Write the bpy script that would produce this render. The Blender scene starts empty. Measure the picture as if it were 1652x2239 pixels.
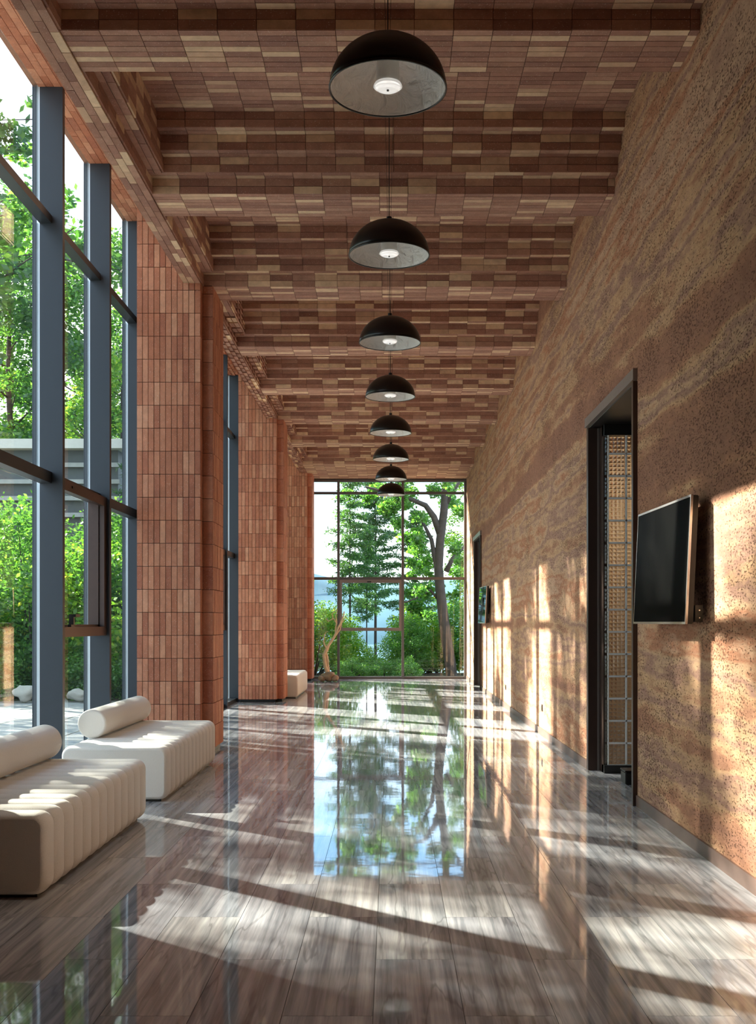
import bpy, bmesh, math, random
import numpy as np
from mathutils import Vector, Matrix
C = bpy.context.scene.collection
R = math.radians
random.seed(7)
# ------------------------------------------------------------ camera
FPX = 2370.0
CAMZ = 1.4
cd = bpy.data.cameras.new('camera'); cam = bpy.data.objects.new('camera', cd); C.objects.link(cam)
cam.location = (0, 0, CAMZ); cam.rotation_euler = (R(90), 0, 0)
cd.sensor_fit = 'HORIZONTAL'; cd.sensor_width = 36; cd.lens = FPX / 1652 * 36
cd.shift_x = -29 / 1652; cd.shift_y = 242.5 / 1652; cd.clip_end = 800; cd.clip_start = .05
bpy.context.scene.camera = cam
vs = bpy.context.scene.view_settings
vs.view_transform = 'Standard'; vs.look = 'None'; vs.gamma = 1; vs.use_curve_mapping = False
vs.exposure = 1.32
# ------------------------------------------------------------ sky and sun
w = bpy.data.worlds.new('sky'); bpy.context.scene.world = w; w.use_nodes = True
nt = w.node_tree; nt.nodes.clear()
def N(nt, t, **k):
    n = nt.nodes.new(t)
    for a, b in k.items():
        if a.startswith('i_'): n.inputs[a[2:].replace('_', ' ')].default_value = b
        else: setattr(n, a, b)
    return n
def ramp(nt, stops, interp='LINEAR'):
    n = nt.nodes.new('ShaderNodeValToRGB'); n.color_ramp.interpolation = interp
    e = n.color_ramp.elements
    while len(e) < len(stops): e.new(0.5)
    for k, (p, c) in enumerate(stops):
        e[k].position = p; e[k].color = (c, c, c, 1) if isinstance(c, (int, float)) else (*c, 1)
    return n
def mix(nt, a, b, fac, mode='MIX'):
    n = nt.nodes.new('ShaderNodeMix'); n.data_type = 'RGBA'; n.blend_type = mode
    for v, i in ((fac, 0), (a, 6), (b, 7)):
        if hasattr(v, 'links'): nt.links.new(v, n.inputs[i])
        elif i == 0: n.inputs[0].default_value = v
        else: n.inputs[i].default_value = (*v, 1)
    return n.outputs[2]
tc = N(nt, 'ShaderNodeTexCoord'); sp = N(nt, 'ShaderNodeSeparateXYZ'); nt.links.new(tc.outputs['Generated'], sp.inputs[0])
g = ramp(nt, [(0, (.78, .87, .95)), (.2, (.30, .58, .92)), (.8, (.15, .38, .82))]); nt.links.new(sp.outputs[2], g.inputs[0])
cn = N(nt, 'ShaderNodeTexNoise', i_Scale=2.6, i_Detail=7.0, i_Roughness=.55); nt.links.new(tc.outputs['Generated'], cn.inputs[0])
cr = ramp(nt, [(.42, 0.0), (.58, 1.0)]); nt.links.new(cn.outputs[0], cr.inputs[0])
skyc = mix(nt, g.outputs[0], (1.0, 1.0, 1.0), cr.outputs[0])
bg = N(nt, 'ShaderNodeBackground', i_Strength=1.5); nt.links.new(skyc, bg.inputs[0])
wo = N(nt, 'ShaderNodeOutputWorld'); nt.links.new(bg.outputs[0], wo.inputs[0])
SAZ, SEL = R(40), R(28.5)
sundir = Vector((math.cos(SAZ) * math.cos(SEL), -math.sin(SAZ) * math.cos(SEL), -math.sin(SEL)))
sl = bpy.data.lights.new('sun', 'SUN'); sl.energy = 16; sl.angle = R(.6); sl.color = (1, .90, .76)
so = bpy.data.objects.new('sun', sl); C.objects.link(so); so.rotation_euler = sundir.to_track_quat('-Z', 'Y').to_euler()
so.location = (-20, 20, 18)

# ------------------------------------------------------------ materials
MATS = {}
def newmat(name):
    m = bpy.data.materials.new(name); m.use_nodes = True; nt = m.node_tree; nt.nodes.clear()
    o = N(nt, 'ShaderNodeOutputMaterial'); b = N(nt, 'ShaderNodeBsdfPrincipled'); nt.links.new(b.outputs[0], o.inputs[0])
    MATS[name] = m
    return m, nt, b, o
def simple(name, col, rough=.5, metal=0, bump=0, bscale=60, spec=.5, var=.12, coat=0):
    m, nt, b, o = newmat(name)
    t = N(nt, 'ShaderNodeTexCoord')
    n = N(nt, 'ShaderNodeTexNoise', i_Scale=bscale * .25, i_Detail=5.0); nt.links.new(t.outputs['Object'], n.inputs[0])
    c = mix(nt, tuple(x * (1 - var) for x in col), tuple(min(1, x * (1 + var)) for x in col), n.outputs[0])
    nt.links.new(c, b.inputs['Base Color'])
    b.inputs['Roughness'].default_value = rough; b.inputs['Metallic'].default_value = metal
    b.inputs['Specular IOR Level'].default_value = spec; b.inputs['Coat Weight'].default_value = coat
    if bump:
        n2 = N(nt, 'ShaderNodeTexNoise', i_Scale=bscale, i_Detail=4.0); nt.links.new(t.outputs['Object'], n2.inputs[0])
        bp = N(nt, 'ShaderNodeBump', i_Strength=bump, i_Distance=.01); nt.links.new(n2.outputs[0], bp.inputs['Height'])
        nt.links.new(bp.outputs[0], b.inputs['Normal'])
    return m
def rnd_out(nt, island):
    if island:
        return N(nt, 'ShaderNodeNewGeometry').outputs['Random Per Island']
    return N(nt, 'ShaderNodeObjectInfo').outputs['Random']
def offs_coord(nt, rnd, k=37.0):
    t = N(nt, 'ShaderNodeTexCoord'); ml = N(nt, 'ShaderNodeMath', operation='MULTIPLY'); nt.links.new(rnd, ml.inputs[0]); ml.inputs[1].default_value = k
    v = N(nt, 'ShaderNodeVectorMath', operation='ADD'); nt.links.new(t.outputs['Object'], v.inputs[0]); nt.links.new(ml.outputs[0], v.inputs[1])
    return v.outputs[0]
def tile_mat(name, island, stops):
    m, nt, b, o = newmat(name)
    r = rnd_out(nt, island); co = offs_coord(nt, r)
    cr = ramp(nt, stops, 'CONSTANT'); nt.links.new(r, cr.inputs[0])
    n = N(nt, 'ShaderNodeTexNoise', i_Scale=9.0, i_Detail=6.0, i_Roughness=.7); nt.links.new(co, n.inputs[0])
    f = ramp(nt, [(.3, (.80, .78, .76)), (.7, (1.18, 1.18, 1.18))]); nt.links.new(n.outputs[0], f.inputs[0])
    c = mix(nt, cr.outputs[0], f.outputs[0], 1.0, 'MULTIPLY')
    n3 = N(nt, 'ShaderNodeTexNoise', i_Scale=140.0, i_Detail=2.0); nt.links.new(co, n3.inputs[0])
    pr = ramp(nt, [(.66, 0), (.72, 1)]); nt.links.new(n3.outputs[0], pr.inputs[0])
    c = mix(nt, c, (.75, .62, .52), pr.outputs[0])
    nt.links.new(c, b.inputs['Base Color']); b.inputs['Roughness'].default_value = .72
    bp = N(nt, 'ShaderNodeBump', i_Strength=.35, i_Distance=.006); nt.links.new(n.outputs[0], bp.inputs['Height'])
    nt.links.new(bp.outputs[0], b.inputs['Normal'])
    return m
CEIL = [(0, (.36, .175, .115)), (.14, (.43, .225, .155)), (.30, (.31, .145, .10)), (.42, (.47, .26, .18)), (.56, (.39, .19, .13)),
        (.68, (.34, .165, .115)), (.76, (.78, .56, .36)), (.89, (.64, .42, .27))]
COLM = [(0, (.46, .165, .085)), (.18, (.53, .215, .12)), (.34, (.41, .14, .075)), (.46, (.57, .245, .14)), (.62, (.49, .185, .10)),
        (.78, (.44, .16, .085)), (.90, (.62, .29, .17))]
for nm, st in (('ceiling_brick', CEIL), ('column_brick', COLM)):
    tile_mat(nm, False, st); tile_mat(nm + '_joined', True, st)
simple('mortar', (.13, .07, .05), .9, bump=.3)
simple('brick_core', (.26, .13, .085), .9, bump=.3)

def floor_mat(name, island):
    m, nt, b, o = newmat(name)
    r = rnd_out(nt, island); co = offs_coord(nt, r, 53.0)
    mp = N(nt, 'ShaderNodeMapping'); mp.inputs['Scale'].default_value = (8.5, .25, 1) if island else (.25, 8.5, 1); nt.links.new(co, mp.inputs[0])
    n = N(nt, 'ShaderNodeTexNoise', i_Scale=2.4, i_Detail=10.0, i_Roughness=.66, i_Distortion=.05); nt.links.new(mp.outputs[0], n.inputs[0])
    cr = ramp(nt, [(.28, (.14, .15, .17)), (.42, (.26, .27, .29)), (.50, (.35, .355, .375)), (.58, (.44, .445, .46)), (.74, (.62, .62, .63))]); nt.links.new(n.outputs[0], cr.inputs[0])
    mp2 = N(nt, 'ShaderNodeMapping'); mp2.inputs['Scale'].default_value = (5.0, .5, 1) if island else (.5, 5.0, 1); nt.links.new(co, mp2.inputs[0])
    v = N(nt, 'ShaderNodeTexNoise', i_Scale=.9, i_Detail=4.0, i_Distortion=.08); nt.links.new(mp2.outputs[0], v.inputs[0])
    vr = ramp(nt, [(.488, 1), (.497, .35), (.503, .35), (.512, 1)]); nt.links.new(v.outputs[0], vr.inputs[0])
    c = mix(nt, cr.outputs[0], vr.outputs[0], .45, 'MULTIPLY')
    tr = ramp(nt, [(0, (.80, .80, .83)), (.3, (1.0, .98, .96)), (.6, (.89, .90, .94)), (.85, (1.12, 1.11, 1.10))], 'CONSTANT'); nt.links.new(r, tr.inputs[0])
    c = mix(nt, c, tr.outputs[0], 1.0, 'MULTIPLY')
    nt.links.new(c, b.inputs['Base Color']); b.inputs['Roughness'].default_value = .035; b.inputs['IOR'].default_value = 1.52
    t = N(nt, 'ShaderNodeTexCoord'); n2 = N(nt, 'ShaderNodeTexNoise', i_Scale=5.0, i_Detail=2.0); nt.links.new(co, n2.inputs[0])
    bp = N(nt, 'ShaderNodeBump', i_Strength=.10, i_Distance=.004); nt.links.new(n2.outputs[0], bp.inputs['Height'])
    nt.links.new(bp.outputs[0], b.inputs['Normal'])
    return m
floor_mat('floor_marble', False); floor_mat('floor_marble_joined', True)
simple('floor_joint', (.12, .11, .10), .6)

# rammed earth
m, nt, b, o = newmat('rammed_earth')
t = N(nt, 'ShaderNodeTexCoord')
def mapped(sc, src=None):
    mp = N(nt, 'ShaderNodeMapping'); mp.inputs['Scale'].default_value = sc; nt.links.new(src or t.outputs['Object'], mp.inputs[0]); return mp.outputs[0]
n1 = N(nt, 'ShaderNodeTexNoise', i_Scale=1.0, i_Detail=3.0, i_Roughness=.5); nt.links.new(mapped((.3, .055, 1.9)), n1.inputs[0])
n1b = N(nt, 'ShaderNodeTexNoise', i_Scale=1.0, i_Detail=10.0, i_Roughness=.72); nt.links.new(mapped((1.5, .9, 4.5)), n1b.inputs[0])
cmb = N(nt, 'ShaderNodeMix'); cmb.inputs[0].default_value = .28; nt.links.new(n1.outputs[0], cmb.inputs[2]); nt.links.new(n1b.outputs[0], cmb.inputs[3])
c1 = ramp(nt, [(.40, (.33, .16, .105)), (.44, (.41, .20, .12)), (.468, (.56, .34, .195)), (.50, (.35, .19, .145)), (.53, (.56, .35, .215)), (.565, (.42, .18, .10)), (.60, (.56, .35, .23)), (.65, (.42, .24, .17))]); nt.links.new(cmb.outputs[0], c1.inputs[0])
n2 = N(nt, 'ShaderNodeTexNoise', i_Scale=9.0, i_Detail=9.0, i_Roughness=.78); nt.links.new(mapped((1, .8, 1.5)), n2.inputs[0])
f2 = ramp(nt, [(.3, (.74, .72, .70)), (.7, (1.2, 1.19, 1.16))]); nt.links.new(n2.outputs[0], f2.inputs[0])
c = mix(nt, c1.outputs[0], f2.outputs[0], 1.0, 'MULTIPLY')
n3 = N(nt, 'ShaderNodeTexNoise', i_Scale=52.0, i_Detail=3.0, i_Roughness=.6); nt.links.new(mapped((1, .7, 1.5)), n3.inputs[0])
n4 = N(nt, 'ShaderNodeTexNoise', i_Scale=1.7, i_Detail=3.0); nt.links.new(t.outputs['Object'], n4.inputs[0])
ad = N(nt, 'ShaderNodeMath', operation='MULTIPLY_ADD'); nt.links.new(n4.outputs[0], ad.inputs[0]); ad.inputs[1].default_value = .30; nt.links.new(n3.outputs[0], ad.inputs[2])
pit = ramp(nt, [(.735, 0), (.79, .85)]); nt.links.new(ad.outputs[0], pit.inputs[0])
c = mix(nt, c, (.13, .06, .035), pit.outputs[0])  # shade inside the pits put into the colour
nt.links.new(c, b.inputs['Base Color']); b.inputs['Roughness'].default_value = .9; b.inputs['Specular IOR Level'].default_value = .2
inv = N(nt, 'ShaderNodeMath', operation='MULTIPLY_ADD'); nt.links.new(pit.outputs[0], inv.inputs[0]); inv.inputs[1].default_value = -1.0; nt.links.new(n2.outputs[0], inv.inputs[2])
bp = N(nt, 'ShaderNodeBump', i_Strength=.8, i_Distance=.012); nt.links.new(inv.outputs[0], bp.inputs['Height']); nt.links.new(bp.outputs[0], b.inputs['Normal'])

simple('frame_metal', (.040, .047, .056), .42, .3, var=.05)
simple('bronze_frame', (.075, .045, .035), .35, .5, var=.1)
simple('bronze_light', (.26, .22, .20), .35, .6, var=.1)
simple('cap_metal', (.55, .58, .60), .4, .6, var=.05)
simple('baseboard', (.17, .105, .085), .4, .2, var=.1)
simple('black_plastic', (.012, .011, .010), .35, var=.1)
simple('black_gloss', (.008, .006, .005), .30, spec=.35, var=.1)
simple('silver_bezel', (.62, .60, .60), .22, .9, var=.03)
simple('screen_glass', (.004, .004, .004), .25, spec=.5, var=0).node_tree.nodes['Principled BSDF'].inputs['IOR'].default_value = 1.03
simple('screen_mirror', (.004, .004, .004), .03, spec=.5, var=0)
simple('concrete', (.62, .61, .58), .8, bump=.2)
simple('dark_recess', (.09, .10, .11), .5)
simple('paving', (.36, .37, .37), .75, bump=.5, bscale=14, var=.3)
simple('paving_joint', (.22, .21, .19), .95)
simple('soil', (.11, .10, .06), .95, bump=.6, bscale=8, var=.4)
simple('rock', (.52, .50, .45), .85, bump=.9, bscale=9, var=.35)
simple('brown_rock', (.34, .22, .13), .8, bump=.9, bscale=25, var=.5)
simple('driftwood', (.68, .46, .26), .7, bump=.6, bscale=40, var=.3)
simple('bark', (.055, .045, .04), .9, bump=.8, bscale=30, var=.45)
simple('dark_wall', (.06, .045, .035), .8, bump=.2)  # dark tone set to soak up bounce light behind the camera
simple('end_frame', (.13, .12, .115), .4, .4)
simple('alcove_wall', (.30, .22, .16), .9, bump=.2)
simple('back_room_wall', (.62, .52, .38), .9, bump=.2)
simple('grout', (.92, .88, .84), .8)
simple('cord', (.02, .015, .012), .5)
# fabric
m, nt, b, o = newmat('boucle')
t = N(nt, 'ShaderNodeTexCoord')
n = N(nt, 'ShaderNodeTexNoise', i_Scale=230.0, i_Detail=3.0); nt.links.new(t.outputs['Object'], n.inputs[0])
c = mix(nt, (.66, .62, .56), (.86, .83, .78), n.outputs[0]); nt.links.new(c, b.inputs['Base Color'])
b.inputs['Roughness'].default_value = .95; b.inputs['Sheen Weight'].default_value = .35; b.inputs['Specular IOR Level'].default_value = .15
bp = N(nt, 'ShaderNodeBump', i_Strength=.5, i_Distance=.003); nt.links.new(n.outputs[0], bp.inputs['Height']); nt.links.new(bp.outputs[0], b.inputs['Normal'])
# plaster relief inside the domes
m, nt, b, o = newmat('plaster_relief')
t = N(nt, 'ShaderNodeTexCoord')
n = N(nt, 'ShaderNodeTexVoronoi', i_Scale=13.0, feature='SMOOTH_F1'); nz = N(nt, 'ShaderNodeTexNoise', i_Scale=9.0, i_Detail=5.0, i_Distortion=1.5)
nt.links.new(t.outputs['Object'], nz.inputs[0]); nt.links.new(nz.outputs[1], n.inputs[0])
b.inputs['Base Color'].default_value = (.86, .85, .82, 1); b.inputs['Roughness'].default_value = .5
bp = N(nt, 'ShaderNodeBump', i_Strength=1.0, i_Distance=.05); nt.links.new(nz.outputs[0], bp.inputs['Height']); nt.links.new(bp.outputs[0], b.inputs['Normal'])
# panes
m, nt, b, o = newmat('pane_glass'); nt.nodes.remove(b)
tr = N(nt, 'ShaderNodeBsdfTransparent'); tr.inputs[0].default_value = (.93, .975, .975, 1)
gl = N(nt, 'ShaderNodeBsdfGlossy'); gl.inputs['Roughness'].default_value = 0.0
fr = N(nt, 'ShaderNodeFresnel', i_IOR=1.5); ms = N(nt, 'ShaderNodeMixShader')
gg = N(nt, 'ShaderNodeNewGeometry'); mm = N(nt, 'ShaderNodeMath', operation='MULTIPLY_ADD'); nt.links.new(gg.outputs['Backfacing'], mm.inputs[0])
mm.inputs[1].default_value = 1 / 1.5 - 1.5; mm.inputs[2].default_value = 1.5; nt.links.new(mm.outputs[0], fr.inputs['IOR'])  # same reflectance from both sides
nt.links.new(fr.outputs[0], ms.inputs[0]); nt.links.new(tr.outputs[0], ms.inputs[1]); nt.links.new(gl.outputs[0], ms.inputs[2]); nt.links.new(ms.outputs[0], o.inputs[0])
# glass block
m, nt, b, o = newmat('block_glass')
b.inputs['Base Color'].default_value = (.93, .88, .80, 1); b.inputs['Transmission Weight'].default_value = .95; b.inputs['Roughness'].default_value = .06; b.inputs['IOR'].default_value = 1.35
m, nt, b, o = newmat('lens_glass')
b.inputs['Base Color'].default_value = (1, 1, 1, 1); b.inputs['Transmission Weight'].default_value = .7; b.inputs['Roughness'].default_value = .05
b.inputs['Emission Color'].default_value = (1, .97, .92, 1); b.inputs['Emission Strength'].default_value = .10
m, nt, b, o = newmat('added_lamp_glow'); b.inputs['Emission Color'].default_value = (1, .86, .66, 1); b.inputs['Emission Strength'].default_value = 9
m, nt, b, o = newmat('water'); b.inputs['Base Color'].default_value = (.16, .24, .30, 1); b.inputs['Roughness'].default_value = .12
n = N(nt, 'ShaderNodeTexNoise', i_Scale=1.2, i_Detail=4.0); t = N(nt, 'ShaderNodeTexCoord'); nt.links.new(t.outputs['Object'], n.inputs[0])
bp = N(nt, 'ShaderNodeBump', i_Strength=.3, i_Distance=.1); nt.links.new(n.outputs[0], bp.inputs['Height']); nt.links.new(bp.outputs[0], b.inputs['Normal'])
simple('hill', (.09, .16, .19), 1.0, bump=1, bscale=.8, var=.4, spec=.05)  # blue distance haze put into the base colour
def leaf_mat(name, stops, trans=.55):
    m, nt, b, o = newmat(name); nt.nodes.remove(b)
    r = rnd_out(nt, True); cr = ramp(nt, stops); nt.links.new(r, cr.inputs[0])
    d = N(nt, 'ShaderNodeBsdfDiffuse'); tl = N(nt, 'ShaderNodeBsdfTranslucent'); ms = N(nt, 'ShaderNodeMixShader'); ms.inputs[0].default_value = trans
    nt.links.new(cr.outputs[0], d.inputs[0])
    cc = mix(nt, cr.outputs[0], (1.25, 1.2, .55), 1.0, 'MULTIPLY'); nt.links.new(cc, tl.inputs[0])
    gl = N(nt, 'ShaderNodeBsdfGlossy'); gl.inputs['Roughness'].default_value = .35; m2 = N(nt, 'ShaderNodeMixShader'); m2.inputs[0].default_value = .05
    nt.links.new(d.outputs[0], ms.inputs[1]); nt.links.new(tl.outputs[0], ms.inputs[2])
    nt.links.new(ms.outputs[0], m2.inputs[1]); nt.links.new(gl.outputs[0], m2.inputs[2]); nt.links.new(m2.outputs[0], o.inputs[0])
leaf_mat('leaf_dark', [(0, (.035, .10, .045)), (.6, (.07, .18, .06)), (1, (.13, .27, .07))])
leaf_mat('leaf_bright', [(0, (.09, .24, .03)), (.5, (.18, .40, .05)), (.85, (.32, .52, .07)), (1, (.50, .54, .10))])
leaf_mat('leaf_mid', [(0, (.05, .16, .04)), (.6, (.11, .29, .06)), (1, (.22, .42, .09))])
M = MATS

# ------------------------------------------------------------ helpers
def parent_to(o, p):
    if p is not None: o.parent = p
def link(name, me, mats, parent=None, loc=(0, 0, 0), smooth=False):
    if isinstance(mats, str): mats = [mats]
    if not me.materials:
        for k in mats: me.materials.append(M[k])
    o = bpy.data.objects.new(name, me); C.objects.link(o); o.location = loc; parent_to(o, parent)
    if smooth:
        me.polygons.foreach_set('use_smooth', [True] * len(me.polygons))
    return o
class MB:
    def __init__(s): s.v = []; s.f = []
    def box(s, x0, x1, y0, y1, z0, z1):
        x0, x1 = sorted((x0, x1)); y0, y1 = sorted((y0, y1)); z0, z1 = sorted((z0, z1))
        k = len(s.v)
        s.v += [(x0, y0, z0), (x1, y0, z0), (x1, y1, z0), (x0, y1, z0), (x0, y0, z1), (x1, y0, z1), (x1, y1, z1), (x0, y1, z1)]
        s.f += [(k, k+3, k+2, k+1), (k+4, k+5, k+6, k+7), (k, k+1, k+5, k+4), (k+1, k+2, k+6, k+5), (k+2, k+3, k+7, k+6), (k+3, k, k+4, k+7)]
        return s
    def lathe(s, prof, seg=32, cx=0, cy=0, cz=0, axis='Z', closed=False):
        k = len(s.v); n = len(prof)
        for i in range(seg):
            a = 2 * math.pi * i / seg; ca, sa = math.cos(a), math.sin(a)
            for r, h in prof:
                p = (r * ca, r * sa, h)
                if axis == 'Y': p = (r * ca, h, r * sa)
                if axis == 'X': p = (h, r * ca, r * sa)
                s.v.append((p[0] + cx, p[1] + cy, p[2] + cz))
        for i in range(seg):
            j = (i + 1) % seg
            for q in range(n - (0 if closed else 1)):
                q2 = (q + 1) % n
                s.f.append((k + i * n + q, k + j * n + q, k + j * n + q2, k + i * n + q2))
        return s
    def tube(s, pts, rad, seg=6):
        k = len(s.v); n = len(pts); pts = [Vector(p) for p in pts]
        for i, p in enumerate(pts):
            d = (pts[min(i + 1, n - 1)] - pts[max(i - 1, 0)])
            d = d.normalized() if d.length > 1e-6 else Vector((0, 0, 1))
            u = d.cross(Vector((0.13, 1, 0.07))).normalized(); v = d.cross(u)
            for q in range(seg):
                a = 2 * math.pi * q / seg
                s.v.append(tuple(p + (u * math.cos(a) + v * math.sin(a)) * rad[i]))
        for i in range(n - 1):
            for q in range(seg):
                q2 = (q + 1) % seg
                s.f.append((k + i * seg + q, k + i * seg + q2, k + (i + 1) * seg + q2, k + (i + 1) * seg + q))
        s.f.append(tuple(k + q for q in range(seg))[::-1]); s.f.append(tuple(k + (n - 1) * seg + q for q in range(seg)))
        return s
    def build(s, name, mats, parent=None, loc=(0, 0, 0), smooth=False, bevel=0):
        me = bpy.data.meshes.new(name); me.from_pydata(s.v, [], s.f); me.validate()
        bm = bmesh.new(); bm.from_mesh(me); bmesh.ops.recalc_face_normals(bm, faces=bm.faces)
        if bevel: bmesh.ops.bevel(bm, geom=list(bm.edges), offset=bevel, segments=2, affect='EDGES', clamp_overlap=True)
        bm.to_mesh(me); bm.free()
        return link(name, me, mats, parent, loc, smooth)
def box(name, mats, x0, x1, y0, y1, z0, z1, parent=None, bevel=0):
    cx, cy, cz = (x0 + x1) / 2, (y0 + y1) / 2, min(z0, z1)
    if parent is not None: cx = cy = cz = 0
    return MB().box(x0 - cx, x1 - cx, y0 - cy, y1 - cy, z0 - cz, z1 - cz).build(name, mats, parent, (cx, cy, cz), bevel=bevel)
def tag(o, label=None, cat=None, group=None, kind=None):
    if label: o['label'] = label
    if cat: o['category'] = cat
    if group: o['group'] = group
    if kind: o['kind'] = kind
    return o
def empty(name, loc=(0, 0, 0), rz=0):
    o = bpy.data.objects.new(name, None); C.objects.link(o); o.location = loc; o.rotation_euler = (0, 0, rz); o.empty_display_size = .2
    return o
def struct(o, label=None): return tag(o, label, None, None, 'structure')
def copy_tree(o, parent=None):
    c = o.copy(); C.objects.link(c)
    if parent is not None: c.parent = parent
    for ch in [x for x in bpy.data.objects if x.parent == o]: copy_tree(ch, c)
    return c

# ---- tiles: (centre, ru long axis, rv short axis, normal, lu, lv)
TM = {}
def tile_mesh(kind, lu, lv, th, mat):
    key = (kind, round(lu, 3), round(lv, 3), th, mat)
    if key not in TM:
        mb = MB().box(-lu/2, lu/2, -lv/2, lv/2, -th, 0)
        me = bpy.data.meshes.new(kind); me.from_pydata(mb.v, [], mb.f); me.materials.append(M[mat]); TM[key] = me
    return TM[key]
class Tiles:
    """collects flat tiles; the largest in view become objects, the rest one joined mesh"""
    def __init__(s, kind, mat, th=.014, gap=.004, jit=.002, rot=.006):
        s.t = []; s.kind = kind; s.mat = mat; s.th = th; s.gap = gap; s.jit = jit; s.rot = rot
    def grid(s, origin, U, V, LU, LV, tu, tv, stagger=0.0, phase=0.0):
        """origin corner; U,V unit axis; fills LU x LV with tu x tv tiles; normal = U x V"""
        U = Vector(U); V = Vector(V); Nn = U.cross(V); o = Vector(origin)
        nv = max(1, round(LV / tv)); tv = LV / nv
        for j in range(nv):
            off = (phase + stagger * (j % 2)) * tu; a = -off
            while a < LU - 1e-4:
                a0 = max(a, 0); a1 = min(a + tu, LU)
                if a1 - a0 > .012:
                    s.t.append((o + U * ((a0 + a1) / 2) + V * ((j + .5) * tv), U, V, Nn, a1 - a0, tv))
                a += tu
    def build(s, parent, nobj=300, label=None):
        rng = random.Random(len(s.t)); org = Vector(parent.location) if parent else Vector()
        def score(t):
            p = t[0]
            if p.y < .5: return 1e9
            x = 855 + p.x * FPX / p.y; y = 1362 - (p.z - CAMZ) * FPX / p.y
            if not (-60 < x < 1712 and -60 < y < 2300): return 1e8 + p.y
            return p.y
        ts = sorted(s.t, key=score)
        A = [t for t in ts if score(t) < 1e8][:nobj]; B = ts[len(A):] if nobj else ts
        for (c, U, V, Nn, lu, lv) in A:
            me = tile_mesh(s.kind, lu - s.gap, lv - s.gap, s.th, s.mat)
            o = bpy.data.objects.new(s.kind, me); C.objects.link(o); o.parent = parent
            mt = Matrix((U, V, Nn)).transposed().to_4x4()
            mt = Matrix.Translation(c - org + Nn * rng.uniform(0, s.jit)) @ mt @ Matrix.Rotation(rng.uniform(-s.rot, s.rot), 4, 'X') @ Matrix.Rotation(rng.uniform(-s.rot, s.rot) * .4, 4, 'Y')
            o.matrix_local = mt
        if B:
            mb = MB()
            for (c, U, V, Nn, lu, lv) in B:
                k = len(mb.v); c = c - org + Nn * rng.uniform(0, s.jit)
                hu = U * (lu - s.gap) / 2; hv = V * (lv - s.gap) / 2; d = Nn * s.th
                for z in (-1, 0):
                    for a, b_ in ((-1, -1), (1, -1), (1, 1), (-1, 1)): mb.v.append(tuple(c + hu * a + hv * b_ + (d * z)))
                mb.f += [(k+4, k+5, k+6, k+7), (k, k+1, k+5, k+4), (k+1, k+2, k+6, k+5), (k+2, k+3, k+7, k+6), (k+3, k, k+4, k+7)]
            me = bpy.data.meshes.new(s.kind); me.from_pydata(mb.v, [], mb.f); me.materials.append(M[s.mat + '_joined'])
            o = bpy.data.objects.new(s.kind, me); C.objects.link(o); o.parent = parent; o['kind'] = 'stuff'

# ------------------------------------------------------------ dimensions
XR = 1.88; XG = -2.90; XM = -2.70
ZS = 5.01; ZC = 5.52; ZH = 5.82
Y0, YE = -5.0, 27.2
BH = (ZC - ZS) / 4; BS = .13
PITCH = 2.52
# ------------------------------------------------------------ floor
fl = struct(MB().box(-3.0, XR + .16, Y0, YE + .1, -.20, -.012).build('floor', 'floor_joint'))
T = Tiles('floor_tile', 'floor_marble', th=.011, gap=.0022, jit=0.0, rot=.0004)
x = .585 - .325 * 11; k = 0
while x < XR - .001:
    xa = max(x, -2.99); xb = min(x + .325, XR)
    T.grid((xb, 5.16 - 1.3 * 8, 0), (0, 1, 0), (-1, 0, 0), YE + .05 - (5.16 - 1.3 * 8), xb - xa, 1.3, .325, phase=.5 * (k % 2)); x += .325; k += 1
T.build(fl, 300)

# ------------------------------------------------------------ right wall
wr = MB()
D1 = (8.33, 10.30, 3.27); D2 = (22.6, 24.5, 3.25)
TH = .14
wr.box(XR, XR + TH, Y0, D1[0], 0, ZC + .3); wr.box(XR, XR + TH, D1[0], D1[1], D1[2], ZC + .3); wr.box(XR, XR + TH, D1[1], D2[0], 0, ZC + .3)
wr.box(XR, XR + TH, D2[0], D2[1], D2[2], ZC + .3); wr.box(XR, XR + TH, D2[1], YE + .2, 0, ZC + .3)
struct(wr.build('wall_right', 'rammed_earth'))
bb = MB()
for a, b_ in ((Y0, D1[0] - .06), (D1[1] + .06, D2[0] - .06), (D2[1] + .06, YE)): bb.box(XR - .014, XR, a, b_, 0, .085)
struct(bb.build('baseboard_right', 'baseboard'))
struct(box('wall_back', 'dark_wall', -3.0, XR + .14, Y0 - .2, Y0, 0, ZH + .2))

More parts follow.
